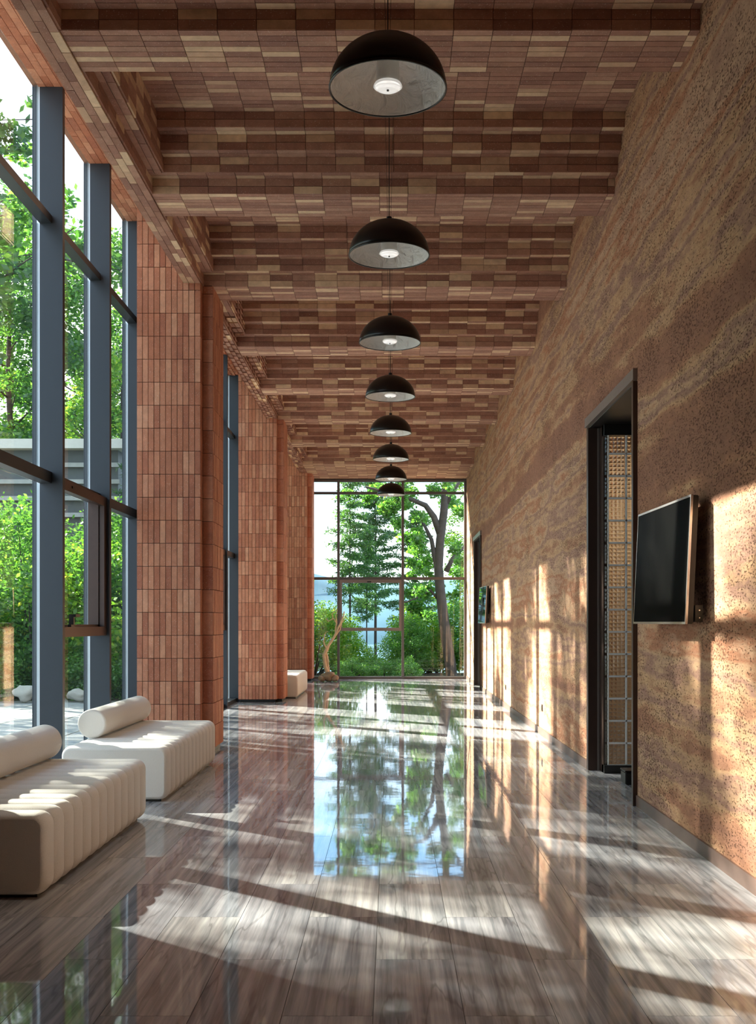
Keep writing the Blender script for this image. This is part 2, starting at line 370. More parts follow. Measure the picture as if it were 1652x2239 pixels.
# ------------------------------------------------------------ ceiling slab and beams
cl = struct(box('ceiling', 'brick_core', -2.2, XR + .2, Y0 - .2, YE + .2, ZC + .012, ZC + .35))
T = Tiles('ceiling_tile', 'ceiling_brick')
beams = [6.6 + PITCH * k for k in range(-4, 7)]
LAST = (24.6, 27.2)
XL = -2.02
for k, yb in enumerate(beams):
    ya = yb + .5 + 3 * BS; yn = (beams[k + 1] if k + 1 < len(beams) else LAST[0]) - 3 * BS
    if k >= 3: T.grid((XL + .12, yn, ZC), (1, 0, 0), (0, -1, 0), XR - XL - .12, yn - ya, .24, .0625)
T.build(cl, 300)
for k, yb in enumerate(beams + [LAST[0]]):
    last = k == len(beams); yf = LAST[1] if last else yb + .5
    mb = MB(); i_ = .014
    for s in range(4):
        mb.box(XL, XR, yb - s * BS + i_, yf + (0 if last else s * BS - i_), ZS + s * BH + i_, ZS + (s + 1) * BH + (i_ if s < 3 else 0))
    bo = struct(mb.build('ceiling_beam', 'brick_core', None, (0, 0, 0)))
    if k < 3: continue
    T = Tiles('ceiling_tile', 'ceiling_brick')
    T.grid((XL, yf, ZS), (1, 0, 0), (0, -1, 0), XR - XL, yf - yb, .24, .0625)
    for s in range(4):
        xl = XL if s == 0 else XL + .12
        T.grid((xl, yb - s * BS, ZS + s * BH), (1, 0, 0), (0, 0, 1), XR - xl, BH, .24, .0637)
        if s < 3: T.grid((xl, yb - s * BS, ZS + (s + 1) * BH), (1, 0, 0), (0, -1, 0), XR - xl, BS, .24, .065)
    T.build(bo, 300 if 4 <= k <= 8 else 0)
# long beam along the glass
lb = struct(MB().box(-2.2 + .0, XL - .014, Y0, YE, ZS + .014, ZH + .02).build('ceiling_beam', 'brick_core'))
T = Tiles('ceiling_tile', 'ceiling_brick')
T.grid((XL, 4.2, ZS), (0, 1, 0), (-1, 0, 0), YE - 4.2, .18, .24, .06, stagger=.5)
allb = beams[3:] + [LAST[0]]
ends = [b_ + .5 for b_ in beams[2:]]
for ya, yb2 in zip(ends, allb):
    T.grid((XL, yb2, ZS), (0, -1, 0), (0, 0, 1), yb2 - ya, BH, .24, .0637)
    T.grid((XL + .12, ya + BS, ZS + BH), (0, 1, 0), (-1, 0, 0), yb2 - ya - 2 * BS, .12, .24, .06)
    T.grid((XL + .12, yb2 - BS, ZS + BH), (0, -1, 0), (0, 0, 1), yb2 - ya - 2 * BS, 3 * BH, .24, .0637)
T.build(lb, 300)
mb = MB()
for ya, yb2 in zip(ends, allb): mb.box(XL - .02, XL + .106, ya, yb2, ZS + BH + .014, ZC + .01)
mb.build('ledge_core', 'brick_core', lb)
# high soffit between long beam and glass
sf = struct(MB().box(-2.96, -2.2, Y0, YE + .2, ZH + .014, ZH + .4).build('trim_1', 'brick_core'))
T = Tiles('ceiling_tile', 'column_brick')
T.grid((-2.2, 5.5, ZH), (0, 1, 0), (-1, 0, 0), YE - 5.5, .70, .24, .0637, stagger=.5)
T.build(sf, 280)

# ------------------------------------------------------------ tiled columns
def column(yn, label, nobj):
    X1, X2, XW = -2.02, -1.91, -2.695
    root = tag(empty('tiled_column', (-2.3, yn, 0)), label, 'column', 'terracotta columns along the glass wall')
    def part(mb, name, mat):
        mb.v = [(a + 2.3, b_ - yn, c_) for a, b_, c_ in mb.v]; return mb.build(name, mat, root)
    e = .014; ya, yb_, yc, yd = yn, yn + .14, yn + .85, yn + .97
    mb = MB().box(XW + e, X1 - e, ya + e, yd - e, .05, ZS + .01); mb.box(XW + e, -2.205, ya + e, yd - e, ZS, ZH)
    mb.box(-2.5, X2 - e, yb_ + e, yc - e, .05, ZS + .01)
    part(mb, 'column_core', 'mortar')
    part(MB().box(XW + .03, X1 - .03, ya + .03, yd - .03, 0, .05).box(-2.5, X2 - .03, yb_ + .03, yc - .03, 0, .05), 'plinth', 'black_plastic')
    T = Tiles('column_tile', 'column_brick', rot=.010, gap=.0062)
    T.grid((XW, ya, .05), (0, 0, 1), (1, 0, 0), ZH - .05, -2.205 - XW, .2437, .061)
    T.grid((-2.205, ya, .05), (0, 0, 1), (1, 0, 0), ZS - .05, X1 + 2.205, .2437, .061)
    T.t = [(c, U, V, -Nn if False else Nn, a, b2) for (c, U, V, Nn, a, b2) in T.t]
    T.grid((X1, yb_, .05), (0, 0, 1), (1, 0, 0), ZS - .05, X2 - X1, .2437, .11)
    T.grid((X1, ya, .05), (0, 0, 1), (0, 1, 0), ZS - .05, .14, .2437, .07)
    T.grid((X2, yb_, .05), (0, 0, 1), (0, 1, 0), ZS - .05, yc - yb_, .2437, .0637)
    fixed = []
    for (c, U, V, Nn, a, b2) in T.t:
        want = Vector((0, -1, 0)) if abs(Nn.y) > .5 else Vector((1, 0, 0))
        if Nn.dot(want) < 0: V = -V; Nn = -Nn
        fixed.append((c, U, V, Nn, a, b2))
    T.t = fixed; T.build(root, nobj)
column(11.48, 'nearest terracotta-tiled column, behind the second white bench', 300)
column(19.10, 'middle terracotta-tiled column, between the nearest one and the far bench', 300)
column(26.0, 'farthest terracotta-tiled column, at the left edge of the end window', 0)
column(3.86, 'terracotta-tiled column beside the camera', 0)

# ------------------------------------------------------------ glazing on the left
mull = [8.91 + 1.49 * k for k in range(-9, 13)]
mull = [y for y in mull if y < YE - .2]
def glazing(n, ya, yb_, sash=()):
    root = struct(empty('window_%d' % n, (XG, ya, 0)))
    def part(name, mat, x0, x1, y0, y1, z0, z1, p=root, bevel=0):
        return MB().box(x0 - XG, x1 - XG, y0 - ya, y1 - ya, z0, z1).build(name, mat, p, bevel=bevel)
    ms = [y for y in mull if ya <= y < yb_]
    for y in ms:
        part('mullion', 'frame_metal', XG + .012, XM, y, y + .06, 0, ZH)
        part('cover_cap', 'frame_metal', XG - .05, XG - .012, y, y + .06, -.1, ZH)
        part('gasket', 'cap_metal', XG - .012, XG + .012, y, y + .06, 0, ZH)
    edges = [ya] + ms + [yb_]
    for i in range(len(edges) - 1):
        a = edges[i] + (.06 if i > 0 else 0); b_ = edges[i + 1]
        if b_ - a < .05: continue
        for z0, z1 in ((0, .06), (2.547, 2.64), (4.685, 4.75)):
            part('transom', 'frame_metal', XG + .012, -2.79 if z0 > 0 else -2.75, a, b_, z0, z1)
        for z0, z1 in ((.06, 2.547), (2.64, 4.685), (4.75, ZH)):
            part('glass_pane', 'pane_glass', XG - .012, XG, a, b_, z0, z1)
        if edges[i] in sash:
            f = MB(); xo, xi = XG + .12, XG + .17; zz0, zz1 = 1.28, 2.60; t_ = .085
            for q in ((a, b_, zz0, zz0 + t_), (a, b_, zz1 - t_, zz1), (a, a + t_, zz0 + t_, zz1 - t_), (b_ - t_, b_, zz0 + t_, zz1 - t_)):
                f.box(xo - XG, xi - XG, q[0] - ya, q[1] - ya, q[2], q[3])
            for q in ((a + .03, b_ - .03, zz0 + .03, zz0 + t_ + .02), (a + .03, a + t_ + .02, zz0 + .05, zz1 - .05), (b_ - t_ - .02, b_ - .03, zz0 + .05, zz1 - .05)):
                f.box(XG + .02 - XG, xo - XG, q[0] - ya, q[1] - ya, q[2], q[3])
            so_ = f.build('opening_sash', 'bronze_frame', root)
            h = MB(); hy = a + .33 - ya; hx = xi - XG
            h.box(hx - .03, hx, hy - .05, hy + .05, zz0 + t_, zz0 + t_ + .02).box(hx - .03, hx + .01, hy - .015, hy + .02, zz0 + t_ + .02, zz0 + t_ + .085).box(hx - .03, hx + .03, hy - .015, hy + .11, zz0 + t_ + .085, zz0 + t_ + .11)
            h.build('handle', 'black_plastic', so_)
            MB().box(hx, hx + .008, hy - .03, hy + .03, zz1 - .05, zz1 - .03).build('latch', 'black_plastic', so_)
    return root
def near(y): return min(mull, key=lambda q: abs(q - y))
struct(box('wall_left_light_block', 'dark_wall', -3.0, -2.72, Y0, 6.20, 0, ZH))  # unseen solid stretch in place of glazing, added to darken the coffer faces
glazing(1, 6.20, 12.0, (near(8.91),))
glazing(2, 12.0, 19.6, (near(16.36),))
glazing(3, 19.6, YE, (near(23.8),))
# end window
rt = struct(empty('window_4', (0, YE, 0)))
def ep(name, mat, x0, x1, y0, y1, z0, z1, p=rt): return MB().box(x0, x1, y0, y1, z0, z1).build(name, mat, p)
ZT = 4.99
xs = [(-2.97, -2.90), (-1.35, -1.29), (.255, .32), (1.82, XR)]
for a, b_ in xs: ep('mullion', 'end_frame', a, b_, -.14, .02, 0, ZT)
for i in range(3):
    a, b_ = xs[i][1], xs[i + 1][0]
    for z0, z1 in ((0, .06), (2.48, 2.545), (4.62, 4.68), (4.93, ZT)): ep('transom', 'end_frame', a, b_, -.10, .02, z0, z1)
    for z0, z1 in ((.06, 2.48), (2.545, 4.62), (4.68, 4.93)): ep('glass_pane', 'pane_glass', a, b_, 0, .01, z0, z1)
    if i == 1:
        f = MB()
        for q in ((a, b_, 1.20, 1.28), (a, b_, 2.40, 2.48), (a, a + .06, 1.28, 2.40), (b_ - .06, b_, 1.28, 2.40)): f.box(q[0], q[1], -.15, -.10, q[2], q[3])
        s_ = f.build('opening_sash', 'bronze_light', rt)
        MB().box(-.60, -.50, -.16, -.15, 2.41, 2.44).build('handle', 'black_plastic', s_)
struct(box('wall_far', 'brick_core', -3.0, XR, YE, YE + .2, 5.0, ZH + .3))

# ------------------------------------------------------------ doorways in the right wall
def doorway(n, ya, yb_, zt):
    root = struct(empty('door_%d' % n, (XR, ya, 0)))
    L = yb_ - ya
    def p(name, mat, x0, x1, y0, y1, z0, z1, pr=root): return MB().box(x0, x1, y0, y1, z0, z1).build(name, mat, pr)
    p('lintel', 'bronze_light', -.035, .0, -.05, L + .05, zt - .01, zt + .075)  # lighter tone stands in for light reflecting off the lintel
    p('lintel_lining', 'black_plastic', 0, .42, -.02, L + .02, zt - .02, zt)
    p('far_jamb', 'bronze_frame', -.012, .10, L - .008, L + .05, 0, zt - .02)
    p('jamb_bead', 'bronze_light', .075, .095, L - .016, L - .008, 0, zt - .02)
    p('far_jamb', 'bronze_frame', .10, .142, L - .18, L + .02, 0, zt - .02)
    p('near_jamb', 'bronze_frame', -.035, .14, -.05, .0, 0, zt - .02)
    p('casing_edge', 'bronze_light', -.014, 0, L + .05, L + .065, 0, zt + .05)
    # glass block screen
    sy = L - .20; P = .2075
    p('screen_frame', 'black_plastic', .10, 1.60, sy - .02, sy + .10, 0, .075)
    p('screen_frame', 'black_plastic', .10, 1.60, sy - .02, sy + .10, .075 + 15 * P - .04, zt)
    gm = MB()
    for i in range(16): gm.box(.142, 1.55, sy - .004, sy + .08, .070 + i * P - .006, .070 + i * P + .010)
    for i in range(8): gm.box(.10 + i * P - .006 if i else .136, .10 + i * P + .008 if i else .146, sy - .004, sy + .08, .07, .07 + 15 * P)
    gm.build('grout', 'grout', root)
    bm_ = MB(); w_ = P - .018; n_ = 5; c_ = w_ / n_
    bm_.box(0, w_, .012, .07, 0, w_)
    for i in range(n_):
        for j in range(n_):
            k = len(bm_.v); x0 = i * c_ + .002; z0 = j * c_ + .002; s_ = c_ - .004
            bm_.v += [(x0, .0118, z0), (x0 + s_, .0118, z0), (x0 + s_, .0118, z0 + s_), (x0, .0118, z0 + s_), (x0 + s_ / 2, .001, z0 + s_ / 2)]
            bm_.f += [(k, k+1, k+4), (k+1, k+2, k+4), (k+2, k+3, k+4), (k+3, k, k+4), (k, k+3, k+2, k+1)]
    first = None
    for i in range(5):
        for j in range(15):
            loc = (.10 + i * P + .009 - (.0 if i else 0), sy, .08 + j * P)
            if first is None: first = bm_.build('glass_block', 'block_glass', root, loc)
            else:
                o = first.copy(); C.objects.link(o); o.parent = root; o.location = loc
    # the rooms behind: alcove before the screen, room with an added lamp after it
    a = MB(); X0, X1 = XR + TH, XR + 2.6; yA, yS, yB = ya - 1.2, yb_ - .11, yb_ + 2.2
    a.box(X1, X1 + .1, yA, yB, -.05, 3.7); a.box(X0, X1, yA - .1, yA, -.05, 3.7); a.box(X0, X1, yB, yB + .1, -.05, 3.7); a.box(X0, X1, yA, yB, 3.6, 3.7)
    a.box(X0 + 1.45, X1, yS - .1, yS, 0, 3.6); a.box(X0, X0 + 1.45, yS - .1, yS, zt, 3.6)
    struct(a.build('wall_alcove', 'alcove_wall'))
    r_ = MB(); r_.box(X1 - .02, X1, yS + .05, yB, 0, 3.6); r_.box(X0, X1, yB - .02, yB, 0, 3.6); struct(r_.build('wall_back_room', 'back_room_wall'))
    f_ = struct(MB().box(XR + .16, X1, yA, yB, -.2, -.012).build('floor', 'floor_joint'))
    T = Tiles('floor_tile', 'floor_marble', th=.011, gap=.0022, jit=0)
    T.grid((X1, yA, 0), (0, 1, 0), (-1, 0, 0), yB - yA, X1 - XR, 1.3, .325, stagger=.5); T.build(f_, 40)
    lm = tag(empty('added_back_lamp', (XR + .9, yb_ + 1.2, 3.48)), 'unseen lamp added to light the %s glass block screen from behind' % ('nearer' if n == 1 else 'farther'), 'lamp')
    MB().lathe([(0, 0), (.16, 0), (.18, .03), (.18, .12), (0, .12)], 24).build('housing', 'concrete', lm)
    MB().lathe([(0, -.012), (.15, -.012), (.15, -.001), (0, -.001)], 24).build('diffuser', 'added_lamp_glow', lm)
    ld = bpy.data.lights.new('added_lamp_light', 'AREA'); ld.shape = 'DISK'; ld.size = .3; ld.energy = 8; ld.color = (1, .85, .66)  # added unseen light that makes the glass blocks glow from behind
    lo = bpy.data.objects.new('added_lamp_light', ld); C.objects.link(lo); lo.parent = lm; lo.location = (0, 0, -.03)
doorway(1, *D1); doorway(2, *D2)
bx_ = tag(empty('floor_box', (2.14, 9.45, 0)), 'low black box on the floor just inside the nearer doorway', 'box')
MB().box(-.12, .12, -.1, .1, 0, .11).build('body', 'black_plastic', bx_, bevel=.008)
MB().box(-.125, .125, -.105, .105, .11, .125).build('lid', 'black_gloss', bx_, bevel=.004)

# ------------------------------------------------------------ pendants
def pendant():
    r = empty('dome_pendant', (0, 0, 0))
    Rr = .30; H = .255
    out = [(Rr * math.cos(a), H * math.sin(a)) for a in [R(90 * i / 16) for i in range(17)]]
    inn = [((Rr - .012) * math.cos(a), (H - .014) * math.sin(a)) for a in [R(90 * i / 16) for i in range(17)]]
    sh = MB().lathe([(Rr - .003, 0)] + out[:], 56).build('shade', 'black_gloss', r, smooth=True)
    MB().lathe([(Rr - .004, -.001)] + inn, 56).build('shade_lining', 'plaster_relief', r, smooth=True)
    MB().lathe([(Rr - .006, -.006), (Rr + .003, -.006), (Rr + .003, .005), (Rr - .006, .004)], 56, closed=True).build('rim', 'black_gloss', r, smooth=True)
    MB().lathe([(.062, .012), (.052, H - .02)], 32).build('lamp_holder', 'concrete', r, smooth=True)
    ln = MB().lathe([(0, -.004), (.012, -.008), (.03, -.002), (.045, -.006), (.060, .0), (.074, .010), (.070, .022), (.0, .026)], 32).build('lens', 'lens_glass', r, smooth=True)
    MB().lathe([(0, -.012), (.006, -.012), (.006, -.006), (0, -.006)], 12).build('pin', 'black_plastic', ln)
    top = ZC - (CAMZ + 2.74)
    MB().lathe([(0, H), (.02, H), (.02, H + .03), (0, H + .035)], 16).build('cap', 'black_gloss', r)
    MB().tube([(0, 0, H + .03), (0, 0, top)], [.003, .003]).build('cord', 'cord', r)
    for s in (-1, 1): MB().tube([(s * .012, 0, H + .03), (s * .035, 0, top)], [.0012, .0012], 4).build('suspension_wire', 'cord', r)
    MB().lathe([(0, top - .025), (.05, top - .025), (.05, top - .002), (0, top - .002)], 24).build('ceiling_rose', 'black_gloss', r)
    ld = bpy.data.lights.new('pendant_light', 'SPOT'); ld.energy = 30; ld.spot_size = R(100); ld.spot_blend = .8; ld.color = (1, .88, .72); ld.shadow_soft_size = .05
    lo = bpy.data.objects.new('pendant_light', ld); C.objects.link(lo); lo.parent = r; lo.location = (0, 0, -.06)
    return r
proto = pendant()
ordw = ['nearest and largest', 'second nearest', 'third nearest', 'fourth nearest', 'fifth nearest', 'sixth nearest', 'second farthest', 'farthest and smallest']
for i in range(8):
    o = proto if i == 0 else copy_tree(proto)
    d = 5.56 + PITCH * i
    o.location = (-.022 + .0008 * d, d, CAMZ + 2.74)
    tag(o, '%s black dome pendant with white inside, hung on the corridor axis' % ordw[i], 'lamp', 'black dome pendants in a row')

# ------------------------------------------------------------ benches
def channel_mesh(wd, W=.84, H=.435):
    """one stuffed channel: rounded slab, y from 0 to wd, x from -W to 0"""
    mb = MB(); nst = 11; rc = .075; prof0 = []
    ys = [(math.cos(math.pi * (1 - i / (nst - 1))) + 1) / 2 for i in range(nst)]
    for t in ys:
        q = abs(2 * t - 1); ins = .030 * (1 - math.sqrt(max(0, 1 - q ** 2.4)))
        ring = []
        for cx, cz, a0 in ((-rc, rc + .012, -90), (-rc, H - rc, 0), (-W + rc, H - rc, 90), (-W + rc, rc + .012, 180)):
            for kk in range(6):
                a = R(a0 + 90 * kk / 5); r_ = rc - ins
                ring.append((cx + r_ * math.cos(a), t * wd, cz + r_ * math.sin(a)))
        prof0.append(ring)
    n = len(prof0[0])
    for ring in prof0: mb.v += ring
    for i in range(nst - 1):
        for q in range(n):
            q2 = (q + 1) % n; mb.f.append((i * n + q, i * n + q2, (i + 1) * n + q2, (i + 1) * n + q))
    mb.f.append(tuple(range(n))[::-1]); mb.f.append(tuple((nst - 1) * n + q for q in range(n)))
    return mb
def bench(x, y0, y1, label, nch=13):
    r = tag(empty('bench', (x, y0, 0)), label, 'bench', 'white channelled benches')
    wd = (y1 - y0) / nch; first = None
    for i in range(nch):
        if first is None:
            first = channel_mesh(wd + .004).build('seat_channel', 'boucle', r, (0, 0, 0), smooth=True)
            for p in first.data.polygons:
                if len(p.vertices) > 4: p.use_smooth = False
        else:
            o = first.copy(); C.objects.link(o); o.parent = r; o.location = (0, i * wd, 0)
    MB().box(-.78, -.06, .05, y1 - y0 - .05, 0, .03).build('plinth', 'black_plastic', r)
    return r
bench(-1.745, 5.48, 7.76, 'nearest white channelled bench at the left edge')
bench(-1.745, 8.46, 10.80, 'second white channelled bench, in front of the nearest tiled column')
bench(-1.72, 20.12, 22.3, 'far white channelled bench beyond the middle column')
def bolster(x, y0, y1, label, r=.122):
    L = y1 - y0; e = .022
    prof = [(0, 0)] + [(r - e + e * math.sin(a), e - e * math.cos(a)) for a in [R(90 * i / 5) for i in range(6)]] + [(r, L / 2)] + \
           [(r - e + e * math.cos(a), L - e + e * math.sin(a)) for a in [R(90 * i / 5) for i in range(6)]] + [(0, L)]
    rt_ = tag(empty('bolster_cushion', (x, y0, .434)), label, 'cushion', 'white bolster cushions')
    b_ = MB().lathe(prof, 48, axis='Y', cz=r).build('cover', 'boucle', rt_, smooth=True)
    for yy in (e * .6, L - e * .6):
        MB().lathe([(r - .008, yy - .0025), (r - .0035, yy - .003), (r - .0035, yy + .003), (r - .008, yy + .0025)], 48, axis='Y', cz=r, closed=True).build('piping', 'boucle', b_, smooth=True)
bolster(-2.46, 5.95, 7.72, 'white bolster cushion on the nearest bench, cut by the left edge')
bolster(-2.50, 9.05, 10.76, 'white bolster cushion on the second bench')

# ------------------------------------------------------------ wall screens
def tv(y0, y1, z0, z1, xn, xf, label, scr='screen_glass'):
    r = tag(empty('wall_screen', (XR, (y0 + y1) / 2, z0)), label, 'television', 'flat screens on the earth wall')
    L = y1 - y0; H = z1 - z0
    f = empty('display_panel', (0, 0, 0)); bpy.data.objects.remove(f)
    mb = MB().box(-.022, .022, -L / 2, L / 2, 0, H)
    pn = mb.build('panel', 'black_plastic', r, bevel=.004)
    bz = MB(); e = .011
    bz.box(-.026, -.012, -L / 2 - .002, L / 2 + .002, -.003, e).box(-.026, -.012, -L / 2 - .002, L / 2 + .002, H - e, H + .003)
    bz.box(-.026, -.012, -L / 2 - .002, -L / 2 + e, e, H - e).box(-.026, -.012, L / 2 - e, L / 2 + .002, e, H - e)
    bz.build('bezel', 'silver_bezel', pn)
    MB().box(-.0245, -.020, -L / 2 + .008, L / 2 - .008, .008, H - .008).build('screen', scr, pn)
    th = math.atan2(xn - xf, L); tilt = R(2.6)
    pn.rotation_euler = (0, tilt, -0.0); pn.location = (-(XR - (xn + xf) / 2), 0, 0)
    pn.rotation_mode = 'ZYX'; pn.rotation_euler = (0, tilt, th)
    MB().box(.022, .05, -L * .33, L * .33, H * .2, H * .8).build('back_shell', 'black_plastic', pn, bevel=.006)
    MB().box(-.02, .0, -.22, .22, H * .25, H * .75).build('wall_plate', 'black_plastic', r)
    for q in (-.16, .16): MB().box(-.12, -.01, q - .02, q + .02, H * .3, H * .7).build('bracket_arm', 'black_plastic', r)
    cb = MB().box(-.075, -.03, -L / 2 + .02, -L / 2 + .12, .01, .11).build('control_box', 'black_plastic', r)
    for zz in (.035, .08): MB().lathe([(0, 0), (.004, 0), (.004, .003), (0, .003)], 8, cx=-.05, cy=-L / 2 + .017, cz=zz, axis='Y').build('screw', 'silver_bezel', cb)
tv(6.42, 7.66, 1.395, 2.16, 1.765, 1.735, 'large black flat screen on the wall between camera and nearer doorway')
tv(20.45, 21.65, 1.395, 2.10, 1.79, 1.755, 'small distant flat screen on the wall near the far doorway', 'screen_mirror')
for yy, ll in ((13.5, 'wall socket nearer the first doorway, low on the earth wall'), (17.8, 'wall socket farther down, low on the earth wall')):
    s_ = tag(empty('wall_socket', (XR, yy, .30)), ll, 'socket')
    MB().box(-.008, 0, -.043, .043, 0, .086).build('plate', 'bronze_frame', s_, bevel=.002)
    MB().box(-.011, -.008, -.018, .018, .02, .066).build('insert', 'black_plastic', s_)

# ------------------------------------------------------------ driftwood
dw = tag(empty('driftwood_sculpture', (-1.50, 25.9, 0)), 'pale twisted driftwood branch on a rough stone base by the end window', 'sculpture')
def sk(x, y): return ((x - 723) * 25.9 / FPX, 0, (1488 - y) * 25.9 / FPX)
rs = random.Random(3)
def branch(pts, r0, r1):
    P = [Vector(sk(*p)) + Vector((0, rs.uniform(-.05, .05), 0)) for p in pts]; out = []
    for i in range(len(P) - 1):
        for t in (0, .33, .66): out.append(P[i].lerp(P[i + 1], t) + Vector((rs.uniform(-.008, .008), rs.uniform(-.01, .01), 0)))
    out.append(P[-1]); n = len(out)
    return out, [r0 + (r1 - r0) * i / (n - 1) for i in range(n)]
mb = MB()
for pts, a, b_ in (([(722, 1474), (716, 1455), (713, 1430), (722, 1410), (735, 1392), (745, 1370), (756, 1345), (757, 1335)], .05, .012),
                   ([(724, 1474), (721, 1450), (718, 1425), (727, 1402), (738, 1385), (741, 1360), (733, 1350), (722, 1357), (718, 1350)], .035, .008),
                   ([(733, 1352), (731, 1340), (742, 1331)], .014, .005), ([(735, 1392), (748, 1375), (752, 1360), (762, 1345)], .02, .006),
                   ([(719, 1418), (712, 1400), (715, 1382), (722, 1378)], .02, .006), ([(741, 1362), (739, 1345), (743, 1332)], .016, .004)):
    p, r_ = branch(pts, a, b_); mb.tube(p, r_, 8)
mb.build('branch', 'driftwood', dw, smooth=True)
def rock_mb(r, seed, sx=1, sy=1, sz=1, sub=3, amp=.25):
    bm = bmesh.new(); bmesh.ops.create_icosphere(bm, subdivisions=sub, radius=1)
    from mathutils import noise
    for v in bm.verts:
        n = noise.noise(v.co * 1.3 + Vector((seed * 7.1, 0, 0))) * amp * 1.6 + noise.noise(v.co * 3.7 + Vector((0, seed * 3.3, 0))) * amp * .6
        v.co = v.co * (1 + n); v.co.x *= r * sx; v.co.y *= r * sy; v.co.z *= r * sz
    return bm
def rock(name, mat, loc, r, seed, sx=1, sy=1, sz=.7, parent=None, sub=3):
    bm = rock_mb(r, seed, sx, sy, sz, sub); zmin = min(v.co.z for v in bm.verts)
    for v in bm.verts: v.co.z -= zmin
    me = bpy.data.meshes.new(name); bm.to_mesh(me); bm.free()
    return link(name, me, mat, parent, loc, True)
rock('stone_base', 'brown_rock', (0, 0, 0), .15, 2, 1.1, .8, .8, dw)
rock('stone_base', 'brown_rock', (-.15, -.05, 0), .09, 5, 1, .9, .8, dw)
rock('stone_base', 'brown_rock', (.15, -.03, 0), .09, 8, 1, .9, .9, dw)

# ------------------------------------------------------------ outside: ground, water, hills
GZ = -.12
pv = struct(MB().box(-14, -3.26, -6, 21.2, GZ - .3, GZ - .012).build('ground_paving', 'paving_joint'))
rng = random.Random(5)
for i in range(11):
    for j in range(26):
        x0 = -4.0 - i * .75; y0 = 6.2 + j * .58
        if x0 < -9.8 or y0 > 20.6: continue
        off = .3 * (i % 2)
        mb_ = tile_mesh('paving_stone', .73, .56, .012, 'paving')
        o = bpy.data.objects.new('paving_stone', mb_); C.objects.link(o); o.parent = pv; o.location = (x0, y0 + off, GZ + rng.uniform(0, .006))
struct(box('curb', 'concrete', -3.26, -2.96, Y0, YE + .2, GZ - .3, -.02))
gr = MB(); gr.box(-60, -14, -6, 60, -.6, GZ - .02); gr.box(-14, -3.0, 21.2, 60, -.6, GZ - .02); gr.box(-3.0, 22, YE + .2, 33.5, -.6, GZ - .02)
struct(gr.build('ground_soil', 'soil'))
struct(MB().box(-60, 90, 33, 170, -2.2, -1.6).build('lake', 'water'))
def hill(name, x0, x1, y, h, seed):
    from mathutils import noise
    mb = MB(); n = 60
    for j in range(8):
        for i in range(n):
            u = i / (n - 1); t = j / 7
            hh = h * math.sin(t * math.pi / 2) * (.65 + .5 * noise.noise(Vector((u * 5 + seed, t, 0))) + .1 * noise.noise(Vector((u * 30, t * 3, seed))))
            mb.v.append((x0 + (x1 - x0) * u, y + t * 30, -2 + hh))
    for j in range(7):
        for i in range(n - 1): mb.f.append((j * n + i, j * n + i + 1, (j + 1) * n + i + 1, (j + 1) * n + i))
    struct(mb.build(name, 'hill', smooth=True))
hill('hill', -110, 140, 150, 17, 1.0)

# pavilion seen over the hedge
pvn = tag(empty('garden_pavilion', (-13, 40, GZ)), 'pale flat-roofed garden pavilion with dark louvred wall above the hedge', 'building')
def pp(name, mat, x0, x1, y0, y1, z0, z1): return MB().box(x0 + 13, x1 + 13, y0 - 40, y1 - 40, z0 - GZ, z1 - GZ).build(name, mat, pvn)
pp('roof_slab', 'concrete', -20, -9.75, 40, 43, 7.85, 8.2)
pp('wall', 'dark_recess', -19.6, -10.2, 40.5, 42.7, GZ, 7.85)
for k in range(4): pp('louvre', 'paving', -19.6, -10.1, 40.3, 40.48, 7.2 - k * .62, 7.36 - k * .62)

# ------------------------------------------------------------ vegetation
def leaves_mesh(name, cen, rad, n, size, seed, flat=1.0, mat='leaf_mid', aspect=.55, droop=0):
    g_ = np.random.default_rng(seed); cen = np.asarray(cen); rad = np.asarray(rad)
    pr = rad ** 2; pr = pr / pr.sum(); idx = g_.choice(len(cen), n, p=pr)
    p = g_.normal(size=(n, 3)); p /= np.linalg.norm(p, axis=1)[:, None] + 1e-9
    p *= (g_.random(n) ** .45)[:, None] * rad[idx][:, None]; p[:, 2] *= flat; p += cen[idx]
    a = g_.normal(size=(n, 3)); a[:, 2] *= .6; a[:, 2] -= droop; a /= np.linalg.norm(a, axis=1)[:, None]
    b = g_.normal(size=(n, 3)); b -= a * (a * b).sum(1)[:, None]; b /= np.linalg.norm(b, axis=1)[:, None]
    s = size * g_.uniform(.6, 1.35, n)[:, None]
    V = np.stack([p, p + a * s * .5 + b * s * aspect * .5, p + a * s, p + a * s * .5 - b * s * aspect * .5], 1).reshape(-1, 3)
    me = bpy.data.meshes.new(name); me.vertices.add(4 * n); me.vertices.foreach_set('co', V.astype(np.float32).ravel())
    me.loops.add(4 * n); me.loops.foreach_set('vertex_index', np.arange(4 * n, dtype=np.int32))
    me.polygons.add(n); me.polygons.foreach_set('loop_start', np.arange(0, 4 * n, 4, dtype=np.int32))
    me.update(); me.materials.append(M[mat]); return me
